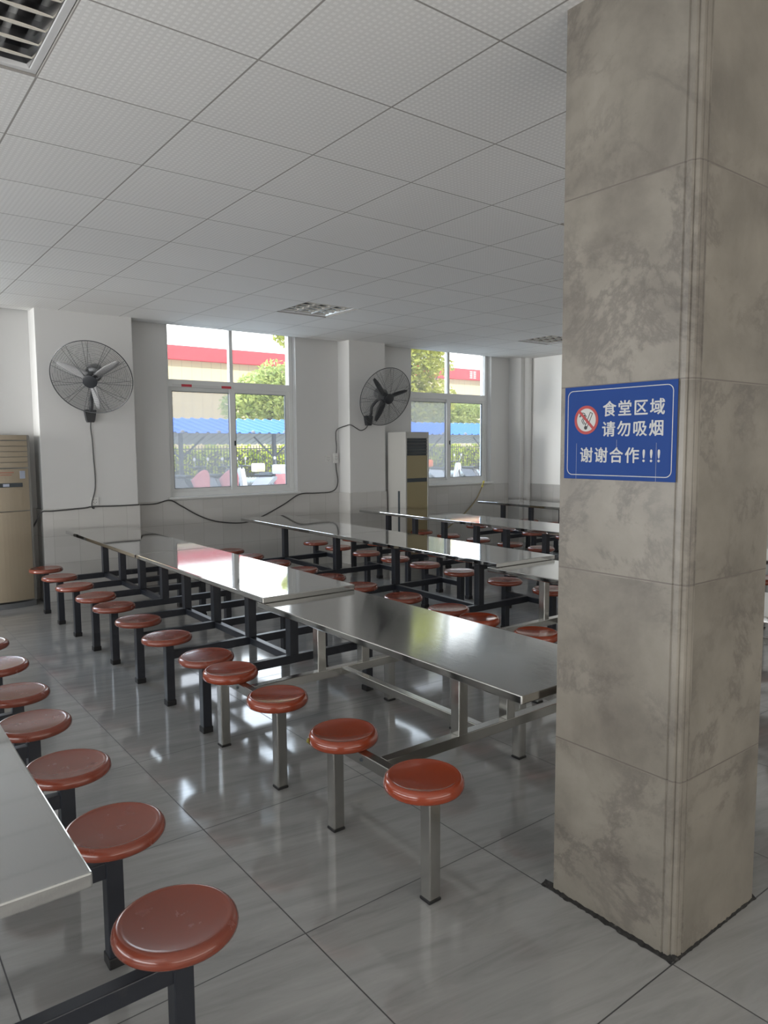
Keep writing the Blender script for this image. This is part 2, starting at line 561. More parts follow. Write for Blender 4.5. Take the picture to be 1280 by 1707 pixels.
def spline(pts, n=8):
    """Catmull-Rom through pts"""
    P = [Vector(p_) for p_ in pts]
    P = [2 * P[0] - P[1]] + P + [2 * P[-1] - P[-2]]
    out = []
    for i in range(1, len(P) - 2):
        for k in range(n):
            s = k / n
            a, b, c, d = P[i - 1], P[i], P[i + 1], P[i + 2]
            out.append(0.5 * ((2 * b) + (c - a) * s + (2 * a - 5 * b + 4 * c - d) * s * s + (3 * b - a - 3 * c + d) * s ** 3))
    out.append(P[-2])
    return out


def empty(name, loc=(0, 0, 0), rz=0.0):
    o = bpy.data.objects.new(name, None)
    C.objects.link(o)
    o.empty_display_size = 0.1
    o.location = loc
    o.rotation_euler = (0, 0, rz)
    return o


def tag(o, label, cat, group=None, kind=None):
    o['label'] = label
    o['category'] = cat
    if group:
        o['group'] = group
    if kind:
        o['kind'] = kind
    return o


def struct(o, label=None, cat=None):
    o['kind'] = 'structure'
    if label:
        o['label'] = label
    if cat:
        o['category'] = cat
    return o


def copy_tree(o, parent=None):
    c = o.copy()
    C.objects.link(c)
    if parent is not None:
        c.parent = parent
    for ch in list(o.children):
        copy_tree(ch, c)
    return c


# ------------------------------------------------------------------ the room
H = 2.942            # ceiling height
YW = 8.05            # recessed window wall
YP = 7.79            # face of the piers
XR = 8.93            # right wall
XL = -4.9            # left wall
YB = -4.9            # wall behind the camera
ZT = 3.45            # top of the walls, above the suspended ceiling
WIN = [(-0.50, 1.16), (3.085, 4.765), (6.67, 8.30)]
ZS, ZH = 0.975, 3.02  # sill and head of the window openings

struct(MB().box(XL - 0.2, XR + 0.2, YB - 0.2, YW + 0.24, -0.12, 0.0).build('floor', M['floor']),
       'glossy grey porcelain tile floor of the canteen', 'floor')

mb = MB()
xs = [XL - 0.2] + [v for w in WIN for v in w] + [XR + 0.2]
for i in range(0, len(xs), 2):
    mb.box(xs[i], xs[i + 1], YW, YW + 0.24, 0.0, ZT)
for a, b in WIN:
    mb.box(a, b, YW, YW + 0.24, 0.0, ZS)
    mb.box(a, b, YW, YW + 0.24, ZH, ZT)
PIERS = [(1.667, 2.62), (5.41, 6.0), (-2.3, -1.0)]
for a, b in PIERS:
    mb.box(a, b, YP, YW + 0.01, 0.0, ZT, bevel=0.006)
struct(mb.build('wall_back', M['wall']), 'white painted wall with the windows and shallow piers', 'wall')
struct(MB().box(XR, XR + 0.2, YB - 0.2, YW + 0.24, 0, ZT).build('wall_right', M['wall_lit']), 'bright white side wall beyond the last table row', 'wall')
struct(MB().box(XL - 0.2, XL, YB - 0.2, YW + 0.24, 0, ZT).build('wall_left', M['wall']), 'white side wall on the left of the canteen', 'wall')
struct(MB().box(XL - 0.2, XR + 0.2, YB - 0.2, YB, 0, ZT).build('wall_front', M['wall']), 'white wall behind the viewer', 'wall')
struct(MB().box(XL - 0.2, XR + 0.2, YB - 0.2, YW + 0.24, ZT, ZT + 0.2).build('ceiling_slab', M['wall']), 'concrete slab above the suspended ceiling', 'ceiling')

# tiled dado, 12 mm proud of the plaster
mb = MB()
D = 0.012
prev = XL
for a, b in sorted(PIERS):
    mb.box(prev, a, YW - D, YW, 0, 0.945)
    mb.box(a - D, b + D, YP - D, YP, 0, 0.945, bevel=0.003)
    prev = b
mb.box(prev, XR, YW - D, YW, 0, 0.945)
struct(mb.build('baseboard_back', M['tile_x']), 'cream glazed tile dado along the window wall', 'wall tiles')
mb = MB()
mb.box(XR - D, XR, YB, YW, 0, 0.945)
for a, b in PIERS:
    mb.box(a - D, a, YP, YW, 0, 0.945)
    mb.box(b, b + D, YP, YW, 0, 0.945)
struct(mb.build('baseboard_right', M['tile_y']), 'cream glazed tile dado on the right wall and pier sides', 'wall tiles')

# tiled pipe casing in the far right corner
mb = MB()
mb.box(8.70, 8.80, 7.80, YW, 0, ZT, bevel=0.004)
r0 = 0.062
prof = [(8.86 + r0 * math.cos(a), 7.79 + r0 * math.sin(a)) for a in [2 * PI * k / 20 for k in range(20)]]
mb.prism(prof, 2, 0, ZT)
struct(mb.build('trim_1', M['wall'], smooth=True), 'boxed white pipe casing in the far right corner', 'pipe casing')

# suspended ceiling: 0.6 m panels, openings for the louvre lamps
LAMPS = [(-2, 0), (4, 6), (10, 6), (4, 0)]
gx = lambda i: OX + 0.6 * i
gy = lambda j: OY + 0.6 * j
mb = MB()
for i in range(-10, 13):
    for j in range(-12, 10):
        if (i, j) in LAMPS:
            continue
        x0, x1 = max(gx(i), XL), min(gx(i + 1), XR)
        y0, y1 = gy(j), min(gy(j + 1), YP + 0.195)
        if j == 8:
            y1 = YP + 0.195
        if j >= 9 or x1 <= x0:
            continue
        mb.quad((x0, y0, H), (x1, y0, H), (x1, y1, H), (x0, y1, H))
mb.quad((XL, YB, H), (XR, YB, H), (XR, gy(-12), H), (XL, gy(-12), H))
bmesh.ops.remove_doubles(mb.bm, verts=mb.bm.verts, dist=1e-4)
ceil = mb.build('ceiling', M['ceiling'])
sm = ceil.modifiers.new('thickness', 'SOLIDIFY')
sm.thickness = 0.014
sm.offset = -1 if ceil.data.polygons[0].normal.z < 0 else -1
struct(ceil, 'suspended ceiling of white embossed square panels', 'ceiling')


# ------------------------------------------------------------------ windows
def window(idx, a, b, label, stickers=False):
    w = empty('window_%d' % idx, (a, YW + 0.085, ZS))
    struct(w, label, 'window')
    W = b - a
    HT = ZH - ZS
    f = 0.05
    zt = 1.28          # bottom of the transom bar
    mb = MB()
    mb.box(0, f, 0, 0.09, 0, HT, 0.004)
    mb.box(W - f, W, 0, 0.09, 0, HT, 0.004)
    mb.box(f - 0.006, W - f + 0.006, 0.001, 0.089, 0.001, f + 0.012)
    mb.box(f - 0.006, W - f + 0.006, 0.001, 0.089, HT - f, HT - 0.001)
    mb.box(f - 0.006, W - f + 0.006, 0.001, 0.089, zt, zt + 0.085)
    mb.box(W / 2 - 0.022, W / 2 + 0.022, 0.012, 0.08, zt + 0.08, HT - f, 0.004)
    mb.build('window_frame', M['frame_white'], w)
    # upper fixed panes
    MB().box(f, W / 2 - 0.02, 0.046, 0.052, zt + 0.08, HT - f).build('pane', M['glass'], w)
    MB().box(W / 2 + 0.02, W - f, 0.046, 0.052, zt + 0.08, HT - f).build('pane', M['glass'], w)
    # lower sliding sashes
    for k, (s0, s1, y0) in enumerate(((f, W / 2 + 0.03, 0.048), (W / 2 - 0.03, W - f, 0.010))):
        mb = MB()
        st_ = 0.070 if k else 0.050
        z0, z1 = f + 0.008, zt + 0.002
        mb.box(s0, s0 + st_, y0, y0 + 0.034, z0, z1, 0.002)
        mb.box(s1 - 0.05, s1, y0, y0 + 0.034, z0, z1, 0.002)
        mb.box(s0 + st_ - 0.004, s1 - 0.046, y0 + 0.0015, y0 + 0.0325, z0 + 0.0005, z0 + 0.04)
        mb.box(s0 + st_ - 0.004, s1 - 0.046, y0 + 0.0015, y0 + 0.0325, z1 - 0.045, z1 - 0.0005)
        sash = mb.build('sash', M['frame_white'], w)
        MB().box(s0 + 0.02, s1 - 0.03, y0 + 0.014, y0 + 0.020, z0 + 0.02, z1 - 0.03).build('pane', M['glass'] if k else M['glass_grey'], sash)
        mb = MB()
        mb.box(s0 + st_, s0 + st_ + 0.006, y0 + 0.004, y0 + 0.030, z0 + 0.04, z1 - 0.045)
        mb.box(s1 - 0.056, s1 - 0.05, y0 + 0.004, y0 + 0.030, z0 + 0.04, z1 - 0.045)
        mb.box(s0 + st_, s1 - 0.05, y0 + 0.004, y0 + 0.030, z1 - 0.052, z1 - 0.045)
        mb.box(s0 + st_, s1 - 0.05, y0 + 0.004, y0 + 0.030, z0 + 0.04, z0 + 0.046)
        mb.build('gasket', M['gasket'], sash)
        if k:
            MB().box(s0 + 0.045, s0 + 0.062, y0 - 0.012, y0 + 0.002, 0.60, 0.66, 0.003).build('latch', M['ac_dark'], sash)
    # sill board inside
    MB().box(-0.03, W + 0.03, -0.125, 0.005, -0.012, 0.010, 0.004).build('sill', M['frame_white'], w)
    if stickers:
        mb = MB()
        mb.box(0.09, 0.86, -0.0012, 0.0005, zt + 0.006, zt + 0.032)
        mb.build('protective_film', M['sticker_white'], w)
        for x0 in (0.20, 0.70):
            mb = MB()
            mb.box(x0, x0 + 0.125, -0.003, -0.0012, zt + 0.005, zt + 0.034)
            s = mb.build('sticker', M['sticker_red'], w)
            s['label'] = 'small red sticker'
    return w

window(3, *WIN[0], 'window in the bay left of the first pier')
window(1, *WIN[1], 'window between the two wall fans, red stickers on its transom', True)
window(2, *WIN[2], 'window beyond the second fan, above the tan air conditioner')

# ------------------------------------------------------------------ pillar
mb = MB()
x0, x1, y0, y1 = 1.935, 2.424, 1.098, 1.556
# plan: left face, grooved corner strip, right face
plan = [(x0, y1), (x0, y0 + 0.044), (x0 + 0.004, y0 + 0.041), (x0 + 0.004, y0 + 0.038), (x0, y0 + 0.035), (x0 + 0.0015, y0 + 0.022), (x0 + 0.006, y0 + 0.018),
        (x0 + 0.009, y0 + 0.017), (x0 + 0.007, y0 + 0.013), (x0 + 0.012, y0 + 0.005),
        (x0 + 0.020, y0 + 0.003), (x0 + 0.022, y0 + 0.007), (x0 + 0.025, y0 + 0.002), (x0 + 0.040, y0), (x0 + 0.043, y0 + 0.004), (x0 + 0.046, y0 + 0.004), (x0 + 0.049, y0),
        (x1, y0), (x1, y1)]
mb.prism(plan, 2, 0.0, H + 0.1)
pil = mb.build('pillar', M['marble'])
struct(pil, 'square pillar clad in veined marble slabs, blue sign on it', 'pillar')

# broken mortar line round its foot
mb = MB()
def ragged(p0, p1, inner, outer, n=46):
    p0, p1 = Vector(p0), Vector(p1)
    d = (p1 - p0)
    nrm = Vector((d.y, -d.x, 0)).normalized()
    prev_ = None
    for i in range(n + 1):
        s = i / n
        b = p0 + d * s
        w = outer * (0.55 + 0.6 * random.random())
        h = 0.003 + 0.006 * random.random()
        cur = [b - nrm * inner, b - nrm * inner * 0.2 + Vector((0, 0, 0)), b + nrm * w]
        cur = [mb.bm.verts.new((cur[0].x, cur[0].y, h + 0.006)), mb.bm.verts.new((cur[1].x, cur[1].y, h)), mb.bm.verts.new((cur[2].x, cur[2].y, 0.0008))]
        if prev_:
            for k in range(2):
                mb.bm.faces.new((prev_[k], prev_[k + 1], cur[k + 1], cur[k]))
        prev_ = cur
ragged((x0, y1 + 0.045, 0), (x0, y0 - 0.002, 0), 0.012, 0.020)
ragged((x0, y0, 0), (x1 + 0.015, y0, 0), 0.010, 0.008)
struct(mb.build('trim_2', M['mortar']), 'broken dark mortar line round the foot of the pillar', 'mortar')

# ------------------------------------------------------------------ sign on the pillar
SW, SH = 0.399, 0.296
sign = empty('wall_sign', (1.9345, 1.5375, 1.4505))
sign.matrix_world = Matrix(((0, 0, -1, 1.9345), (-1, 0, 0, 1.5375), (0, 1, 0, 1.4505), (0, 0, 0, 1)))
tag(sign, 'blue no smoking sign with white lettering stuck on the marble pillar', 'sign')
MB().box(0, SW, 0, SH, 0, 0.003, 0.0008).build('sign_board', M['sign_blue'], sign)
def rrect(x0, y0, x1, y1, r, n=6):
    pts = []
    for cx, cy, a0 in ((x1 - r, y1 - r, 0), (x0 + r, y1 - r, PI / 2), (x0 + r, y0 + r, PI), (x1 - r, y0 + r, 3 * PI / 2)):
        for k in range(n + 1):
            a = a0 + k / n * PI / 2
            pts.append((cx + r * math.cos(a), cy + r * math.sin(a)))
    return pts
def flat_ring(mb, outer, inner, z0, z1):
    n = len(outer)
    rows = [[mb.bm.verts.new((p_[0], p_[1], z)) for p_ in ring] for ring, z in ((outer, z0), (outer, z1), (inner, z1), (inner, z0))]
    for a, b in ((0, 1), (1, 2), (2, 3)):
        for k in range(n):
            mb.bm.faces.new((rows[a][k], rows[a][(k + 1) % n], rows[b][(k + 1) % n], rows[b][k]))
mb = MB()
i0 = 0.0125
flat_ring(mb, rrect(i0, i0, SW - i0, SH - i0, 0.020), rrect(i0 + 0.0022, i0 + 0.0022, SW - i0 - 0.0022, SH - i0 - 0.0022, 0.018), 0.0028, 0.0036)
mb.build('border_line', M['sign_white'], sign)
circ = lambda cx, cy, r, n=48: [(cx + r * math.cos(2 * PI * k / n), cy + r * math.sin(2 * PI * k / n)) for k in range(n)]
CX, CY = 0.086, SH * 0.638
mb = MB()
mb.prism(circ(CX, CY, 0.042), 2, 0.0025, 0.0034)
mb.build('symbol_disc', M['sign_white'], sign)
mb = MB()
flat_ring(mb, circ(CX, CY, 0.0455), circ(CX, CY, 0.0365), 0.0028, 0.0042)
d = Vector((1, -1)).normalized()
nn = Vector((1, 1)).normalized()
pts = [Vector((CX, CY)) + d * a * 0.039 + nn * b * 0.0042 for a, b in ((-1, -1), (1, -1), (1, 1), (-1, 1))]
mb.prism([(p_.x, p_.y) for p_ in pts], 2, 0.0028, 0.0044)
mb.build('prohibition_ring', M['sign_red'], sign)
mb = MB()
# cigarette outline, rising to the right
a0, a1 = Vector((CX + 0.0, CY - 0.020)), Vector((CX + 0.019, CY + 0.022))
ax = (a1 - a0).normalized()
an = Vector((-ax.y, ax.x))
def bar2(p0, p1, w, z1=0.0039):
    dd = (p1 - p0).normalized()
    q_ = Vector((-dd.y, dd.x)) * w / 2
    mb.prism([(v.x, v.y) for v in (p0 - q_, p1 - q_, p1 + q_, p0 + q_)], 2, 0.003, z1)
for s in (-1, 1):
    bar2(a0 + an * 0.0045 * s, a1 + an * 0.0045 * s, 0.0022)
bar2(a1 - an * 0.0055, a1 + an * 0.0055, 0.0022)
bar2(a0 + ax * 0.012 - an * 0.005, a0 + ax * 0.012 + an * 0.005, 0.0022)
mb.prism(circ(CX - 0.002, CY - 0.0245, 0.0062, 20), 2, 0.003, 0.0039)
# smoke curl
for off in (0.0, 0.006):
    sp = spline([(CX - 0.010 + off, CY - 0.014, 0.0034), (CX - 0.017 + off, CY - 0.001, 0.0034), (CX - 0.008 + off, CY + 0.010, 0.0034),
                 (CX - 0.006 + off * 0.6, CY + 0.020 - off, 0.0034), (CX - 0.018, CY + 0.022 - off, 0.0034), (CX - 0.027 + off * 0.5, CY + 0.010, 0.0034)], 6)
    for u, v in zip(sp, sp[1:]):
        bar2(u.xy, v.xy, 0.0024)
mb.build('cigarette_symbol', M['sign_black'], sign)

def lettering(body, x, y, size, space, depth=0.0008):
    cu = bpy.data.curves.new('lettering', 'FONT')
    cu.body = body
    cu.size = size
    cu.space_character = space
    cu.extrude = depth / 2
    cu.resolution_u = 3
    tmp = bpy.data.objects.new('lettering_curve', cu)
    C.objects.link(tmp)
    bpy.context.view_layer.update()
    me = bpy.data.meshes.new_from_object(tmp.evaluated_get(bpy.context.evaluated_depsgraph_get()))
    bpy.data.objects.remove(tmp)
    me.name = 'lettering'
    bm = bmesh.new()
    for dx_, dy_ in ((0, 0), (1, 0), (-1, 0), (0, 1), (0, -1)):
        b2 = bmesh.new()
        b2.from_mesh(me)
        bmesh.ops.translate(b2, verts=b2.verts, vec=(dx_ * size * 0.020, dy_ * size * 0.016, 0.00012 * (dx_ + 2 * dy_)))
        tmp_me = bpy.data.meshes.new('stroke')
        b2.to_mesh(tmp_me)
        b2.free()
        bm.from_mesh(tmp_me)
        bpy.data.meshes.remove(tmp_me)
    bm.to_mesh(me)
    bm.free()
    me.materials.clear()
    me.materials.append(M['sign_white'])
    o = bpy.data.objects.new('lettering', me)
    C.objects.link(o)
    o.parent = sign
    o.location = (x, y, 0.0034)
    return o
lettering('食堂区域', SW * 0.368, SH * (1 - 0.318), 0.0500, 1.19)
lettering('请勿吸烟', SW * 0.364, SH * (1 - 0.528), 0.0500, 1.19)
lettering('谢谢合作', SW * 0.158, SH * (1 - 0.802), 0.0505, 1.20)
for k in range(3):
    lettering('!', SW * (0.722 + 0.062 * k), SH * (1 - 0.802), 0.0520, 1.0)
for ux, v0, v1 in ((0.122, 0.0, 0.115), (0.84, 0.0, 0.115), (0.5, 0.075, 0.125)):
    MB().box(SW * ux, SW * ux + 0.0010, v0, v1, 0.0025, 0.0033).build('paint_drip', M['drip'], sign)

# ------------------------------------------------------------------ canteen tables with fixed stools
def seat_mesh(name, R, th, material, dish):
    prof = [(0, -dish), (R * 0.30, -dish * 0.92), (R * 0.60, -dish * 0.55), (R * 0.80, -dish * 0.12), (R * 0.835, 0.0), (R * 0.865, 0.0016), (R * 0.91, 0.0005), (R * 0.955, -th * 0.13),
            (R * 0.985, -th * 0.32), (R, -th * 0.58), (R * 0.99, -th * 0.80), (R * 0.96, -th * 0.95), (R * 0.92, -th), (R * 0.89, -th * 0.93), (R * 0.86, -th * 0.62), (R * 0.40, -th * 0.72), (0, -th * 0.72)]
    o = MB().lathe(prof, 48).build(name, material, None, smooth=True)
    return o

def flange_mesh(mb, X, Y, z):
    mb.box(X - 0.06, X + 0.06, Y - 0.06, Y + 0.06, z - 0.006, z)

SEAT_Z = 0.432
LX = 0.55        # stool legs each side of the table's centre line

def table_black_proto(name, ys, half_len, zt, legs_per, label):
    """legs_per 'each': a crossbeam at every stool; 'pair': one crossbeam for two stools"""
    t = empty(name)
    tm, fm = M['steel_top'], M['black_tube']
    top = MB().box(-0.303, 0.303, -half_len, half_len, zt - 0.032, zt, 0.0045, 2)
    top.build('tabletop', tm, t)
    zb = 0.335
    beams = ys if legs_per == 'each' else (-0.53, 0.53)
    for y in beams:
        MB().box(-LX + 0.02, LX - 0.02, y - 0.02, y + 0.02, zb - 0.05, zb, 0.003).build('crossbeam', fm, t)
        MB().box(-0.028, 0.028, y - 0.028, y + 0.028, zb - 0.003, zt - 0.052, 0.003).build('post', fm, t)
    MB().box(-0.02, 0.02, min(beams) + 0.02, max(beams) - 0.02, zb - 0.047, zb - 0.003, 0.003).build('center_beam', fm, t)
    MB().box(-0.02, 0.02, -half_len + 0.10, half_len - 0.10, zt - 0.052, zt - 0.031, 0.003).build('top_rail', fm, t)
    if legs_per != 'each':
        for s in (-1, 1):
            for a, b in ((ys[0], ys[1]), (ys[2], ys[3])):
                MB().box(s * LX - 0.02, s * LX + 0.02, a, b, zb - 0.047, zb - 0.004, 0.003).build('seat_bracket', fm, t)
    seat0 = None
    leg0 = None
    for s in (-1, 1):
        for y in ys:
            if seat0 is None:
                leg0 = MB().box(-0.025, 0.025, -0.025, 0.025, 0.004, SEAT_Z - 0.030, 0.003).build('stool_leg', fm, t)
                MB().box(-0.029, 0.029, -0.029, 0.029, 0.0, 0.035, 0.004).build('foot_cap', M['rubber'], leg0)
                seat0 = seat_mesh('seat', 0.149, 0.036, M['seat_red'], 0.006)
                seat0.parent = t
                leg, seat = leg0, seat0
            else:
                leg = copy_tree(leg0, t)
                seat = copy_tree(seat0, t)
            leg.location = (s * LX, y, 0)
            jx, jy = random.uniform(-0.012, 0.012), random.uniform(-0.012, 0.012)
            seat.location = (s * LX + jx, y + jy, SEAT_Z)
            seat.rotation_euler = (random.uniform(-0.02, 0.02), random.uniform(-0.02, 0.02), random.uniform(0, 6))
    t['label'] = label
    return t

def table_steel_proto(name, label):
    t = empty(name)
    zt, half = 0.718, 0.955
    ys = (-0.82, -0.235, 0.225, 0.82)
    fm = M['steel_tube']
    MB().box(-0.303, 0.303, -1.005, 0.895, zt - 0.032, zt, 0.0045, 2).build('tabletop', M['steel_dull'], t)
    zb = 0.395
    for y in (-0.53, 0.525):
        MB().box(-LX + 0.02, LX - 0.02, y - 0.022, y + 0.022, zb - 0.045, zb, 0.003).build('crossbeam', fm, t)
        for x in (-0.14, 0.14):
            MB().box(x - 0.025, x + 0.025, y - 0.025, y + 0.025, zb - 0.002, zt - 0.031, 0.004).build('post', fm, t)
    MB().box(-0.02, 0.02, -0.508, 0.503, zb - 0.042, zb - 0.002, 0.003).build('center_beam', fm, t)
    for s in (-1, 1):
        for a, b in ((ys[0], ys[1]), (ys[2], ys[3])):
            br = MB().box(s * LX - 0.02, s * LX + 0.02, a + 0.03, b - 0.03, zb - 0.045, zb, 0.003).build('seat_bracket', fm, t)
            for q_ in (0.36, 0.64):
                mb = MB()
                mb.lathe([(0, 0.004), (0.006, 0.004), (0.008, 0.0), (0.008, -0.002)], 12,
                         Matrix.Translation((s * LX + s * 0.0205, a + (b - a) * q_, zb - 0.022)) @ Matrix.Rotation(s * PI / 2, 4, 'Y'))
                mb.build('bolt', M['ac_dark'], br)
    seat0 = leg0 = None
    for s in (-1, 1):
        for y in ys:
            if seat0 is None:
                leg0 = MB().box(-0.025, 0.025, -0.025, 0.025, 0.010, SEAT_Z - 0.034, 0.004).build('stool_leg', fm, t)
                MB().box(-0.027, 0.027, -0.027, 0.027, 0.0, 0.011, 0.003).build('foot_cap', M['rubber'], leg0)
                seat0 = seat_mesh('seat', 0.140, 0.044, M['seat_orange'], 0.009)
                seat0.parent = t
                leg, seat = leg0, seat0
            else:
                leg = copy_tree(leg0, t)
                seat = copy_tree(seat0, t)
            leg.location = (s * LX, y, 0)
            yo = {-0.82: -0.79, -0.235: -0.295, 0.225: 0.24, 0.82: 0.725}[y]
            seat.location = (s * LX + random.uniform(-0.006, 0.006), yo, SEAT_Z + 0.004)
            seat.rotation_euler = (random.uniform(-0.012, 0.012), random.uniform(-0.012, 0.012), random.uniform(0, 6))
    t['label'] = label
    return t

YS_A = (-0.795, -0.265, 0.265, 0.795)
GT = 'canteen tables with attached stools'
A = table_black_proto('canteen_table', YS_A, 1.015, 0.750, 'each', '')
B = table_black_proto('canteen_table', (-0.785, -0.28, 0.28, 0.785), 1.015, 0.750, 'pair', '')
S = table_steel_proto('canteen_table', '')
used = set()
def place(proto, x, y, rz, label):
    o = proto if proto not in used else copy_tree(proto)
    used.add(proto)
    o.location = (x, y, 0)
    o.rotation_euler = (0, 0, rz)
    tag(o, label, 'table', GT)
    return o
# first row, cut off by the left edge of the picture
place(A, 0.050, 2.402, 0, 'steel topped table with black frame in the lower left corner, nearest red seats')
place(A, 0.075, 4.437, 0, 'black framed table behind the lower left one, only red seats showing')
# second row
place(S, 2.105, 2.60, 0, 'stainless steel table beside the pillar with shiny orange seats on steel legs')
place(A, 2.105, 4.445, 0, 'black framed table overlapping the far end of the stainless table with orange seats')
place(A, 2.100, 6.485, 0, 'black framed table nearest the left fan, end towards the wall outlet')
# third row
place(S, 3.880, 2.60, 0, 'stainless table half hidden by the pillar, in the row behind the nearest stainless one')
place(B, 3.925, 4.440, -0.018, 'black framed table in mid hall, window reflection near its end by the pillar')
place(B, 3.965, 6.475, -0.018, 'black framed table below the window between the fans, end at the drooping cable')
# fourth row
place(S, 5.640, 2.60, 0, 'stainless table glimpsed as a sliver at the right edge beyond the pillar')
place(A, 5.640, 4.435, 0, 'black framed table left of the pillar, end under the table by the air conditioner')
place(A, 5.640, 6.470, 0, 'black framed table in front of the tan air conditioner by the far window')
# fifth row
place(A, 7.775, 6.485, 0, 'black framed table farthest of all, near the pipe casing in the corner')


scrap = MB()
for k in range(3):
    a_ = 0.4 + 0.5 * k
    scrap.tube([(0, 0, 0.004 * k), (0.006 * math.cos(a_), 0.006 * math.sin(a_), -0.006), (0.010 * math.cos(a_), 0.012 * math.sin(a_), -0.019 + 0.004 * k)], [0.004, 0.006, 0.002], 6)
tag(scrap.build('food_scrap', M['scrap_green'], None, smooth=True, loc=(1.421, 2.352, 0.412)), 'small yellow green scrap stuck to the rim of an orange seat', 'scrap')

# ------------------------------------------------------------------ wall fans
def fan(loc, nrm, bracket, label, spin, blade_mat='fan_dark'):
    f = empty('wall_fan', loc)
    n = Vector(nrm).normalized()
    x = Vector((0, 0, 1)).cross(n).normalized()
    y = n.cross(x)
    f.matrix_world = Matrix(((x.x, y.x, n.x, loc[0]), (x.y, y.y, n.y, loc[1]), (x.z, y.z, n.z, loc[2]), (0, 0, 0, 1)))
    tag(f, label, 'fan', 'wall fans')
    inv = f.matrix_world.inverted()
    R = 0.385
    zf = lambda r: 0.085 * (1 - (r / R) ** 2.2)
    def cage(sgn, nr, name):
        mb = MB()
        for k in range(nr):
            r = 0.075 + (R - 0.085) * (k + 0.5) / nr
            mb.tube([(r * math.cos(a), r * math.sin(a), sgn * zf(r)) for a in [2 * PI * i / 44 for i in range(44)]], 0.0014 if sgn > 0 else 0.0008, 4, closed=True)
        for k in range(11):
            for off in ((-0.07, 0.07) if sgn > 0 else (0.0,)):
                a0 = 2 * PI * k / 11 + PI / 2
                pts_ = []
                for i in range(7):
                    r = 0.06 + (R - 0.06) * i / 6
                    a = a0 + off * (0.4 + 0.6 * i / 6)
                    pts_.append((r * math.cos(a), r * math.sin(a), sgn * (zf(r) + 0.001)))
                mb.tube(pts_, 0.0019 if sgn > 0 else 0.0012, 4)
        return mb.build(name, M['fan_wire'], f)
    cage(1, 30, 'front_guard')
    cage(-1, 14, 'rear_guard')
    MB().tube([(R * math.cos(a), R * math.sin(a), 0) for a in [2 * PI * i / 64 for i in range(64)]], 0.0052, 6, closed=True).build('guard_rim', M['fan_wire'], f, smooth=True)
    MB().lathe([(0, 0.098), (0.05, 0.097), (0.068, 0.090), (0.070, 0.080), (0.0, 0.078)], 32).build('guard_badge', M['fan_dark'], f, smooth=True)
    MB().lathe([(0, 0.050), (0.030, 0.050), (0.050, 0.040), (0.056, 0.0), (0.050, -0.04), (0, -0.04)], 28).build('hub', M['fan_dark'], f, smooth=True)
    for k in range(3):
        a = spin + 2 * PI * k / 3
        mb = MB()
        rows = []
        for i in range(10):
            s = i / 9
            r = 0.045 + 0.29 * s
            ch = 0.030 + 0.060 * math.sin(PI * min(1, 0.18 + 0.80 * s)) ** 0.8 * (1 - 0.15 * s)
            tw = 0.62 - 0.30 * s
            row = []
            for j in range(5):
                u = (j / 4 - 0.5) * ch
                row.append(Vector((r, u * math.cos(tw) + 0.02 * s, u * math.sin(tw) + 0.006 * math.cos(PI * (j / 4 - 0.5)))))
            rows.append([mb.bm.verts.new(v) for v in row])
        for ra, rb in zip(rows, rows[1:]):
            for j in range(4):
                mb.bm.faces.new((ra[j], ra[j + 1], rb[j + 1], rb[j]))
        mb.xf(Matrix.Rotation(a, 4, 'Z'))
        bl = mb.build('blade', M[blade_mat], f, smooth=True)
        sd = bl.modifiers.new('thickness', 'SOLIDIFY')
        sd.thickness = 0.003
    MB().lathe([(0, -0.045), (0.055, -0.05), (0.078, -0.065), (0.082, -0.10), (0.080, -0.15), (0.070, -0.185), (0.045, -0.205), (0, -0.21)], 32).build('motor', M['fan_motor'], f, smooth=True)
    # bracket on the wall, arm to the motor
    bk = inv @ Vector(bracket)
    mb = MB()
    b = Vector(bracket)
    pts_ = [(b.x - 0.030, b.z - 0.075), (b.x + 0.030, b.z - 0.075), (b.x + 0.040, b.z - 0.055), (b.x + 0.058, b.z + 0.045), (b.x + 0.050, b.z + 0.055), (b.x - 0.050, b.z + 0.055), (b.x - 0.058, b.z + 0.045), (b.x - 0.040, b.z - 0.055)]
    mb.prism(pts_, 1, YP - 0.055, YP)
    mb.xf(inv)
    mb.build('wall_bracket', M['fan_dark'], f)
    motor = Vector(loc) - n * 0.15
    mb = MB()
    low = Vector((b.x, YP - 0.045, b.z + 0.03))
    mb.tube([inv @ v for v in spline([low, low + Vector((0, -0.045, 0.05)), low + Vector((0, -0.06, 0.13)), low.lerp(motor, 0.55) + Vector((0, -0.02, 0.03)), motor + Vector((0, 0, -0.065)), motor], 6)], 0.019, 10)
    mb.build('arm', M['fan_dark'], f, smooth=True)
    return f
fan((2.085, 7.42, 2.242), (-0.44, -0.76, -0.52), (2.150, YP, 1.895), 'wall fan on the left pier with a cord hanging straight down', 0.5, 'fan_grey')
fan((5.745, 7.45, 2.190), (-0.03, -0.945, -0.375), (5.695, YP, 1.905), 'wall fan on the second pier, tilted beside the far window, dark blades', 0.23)

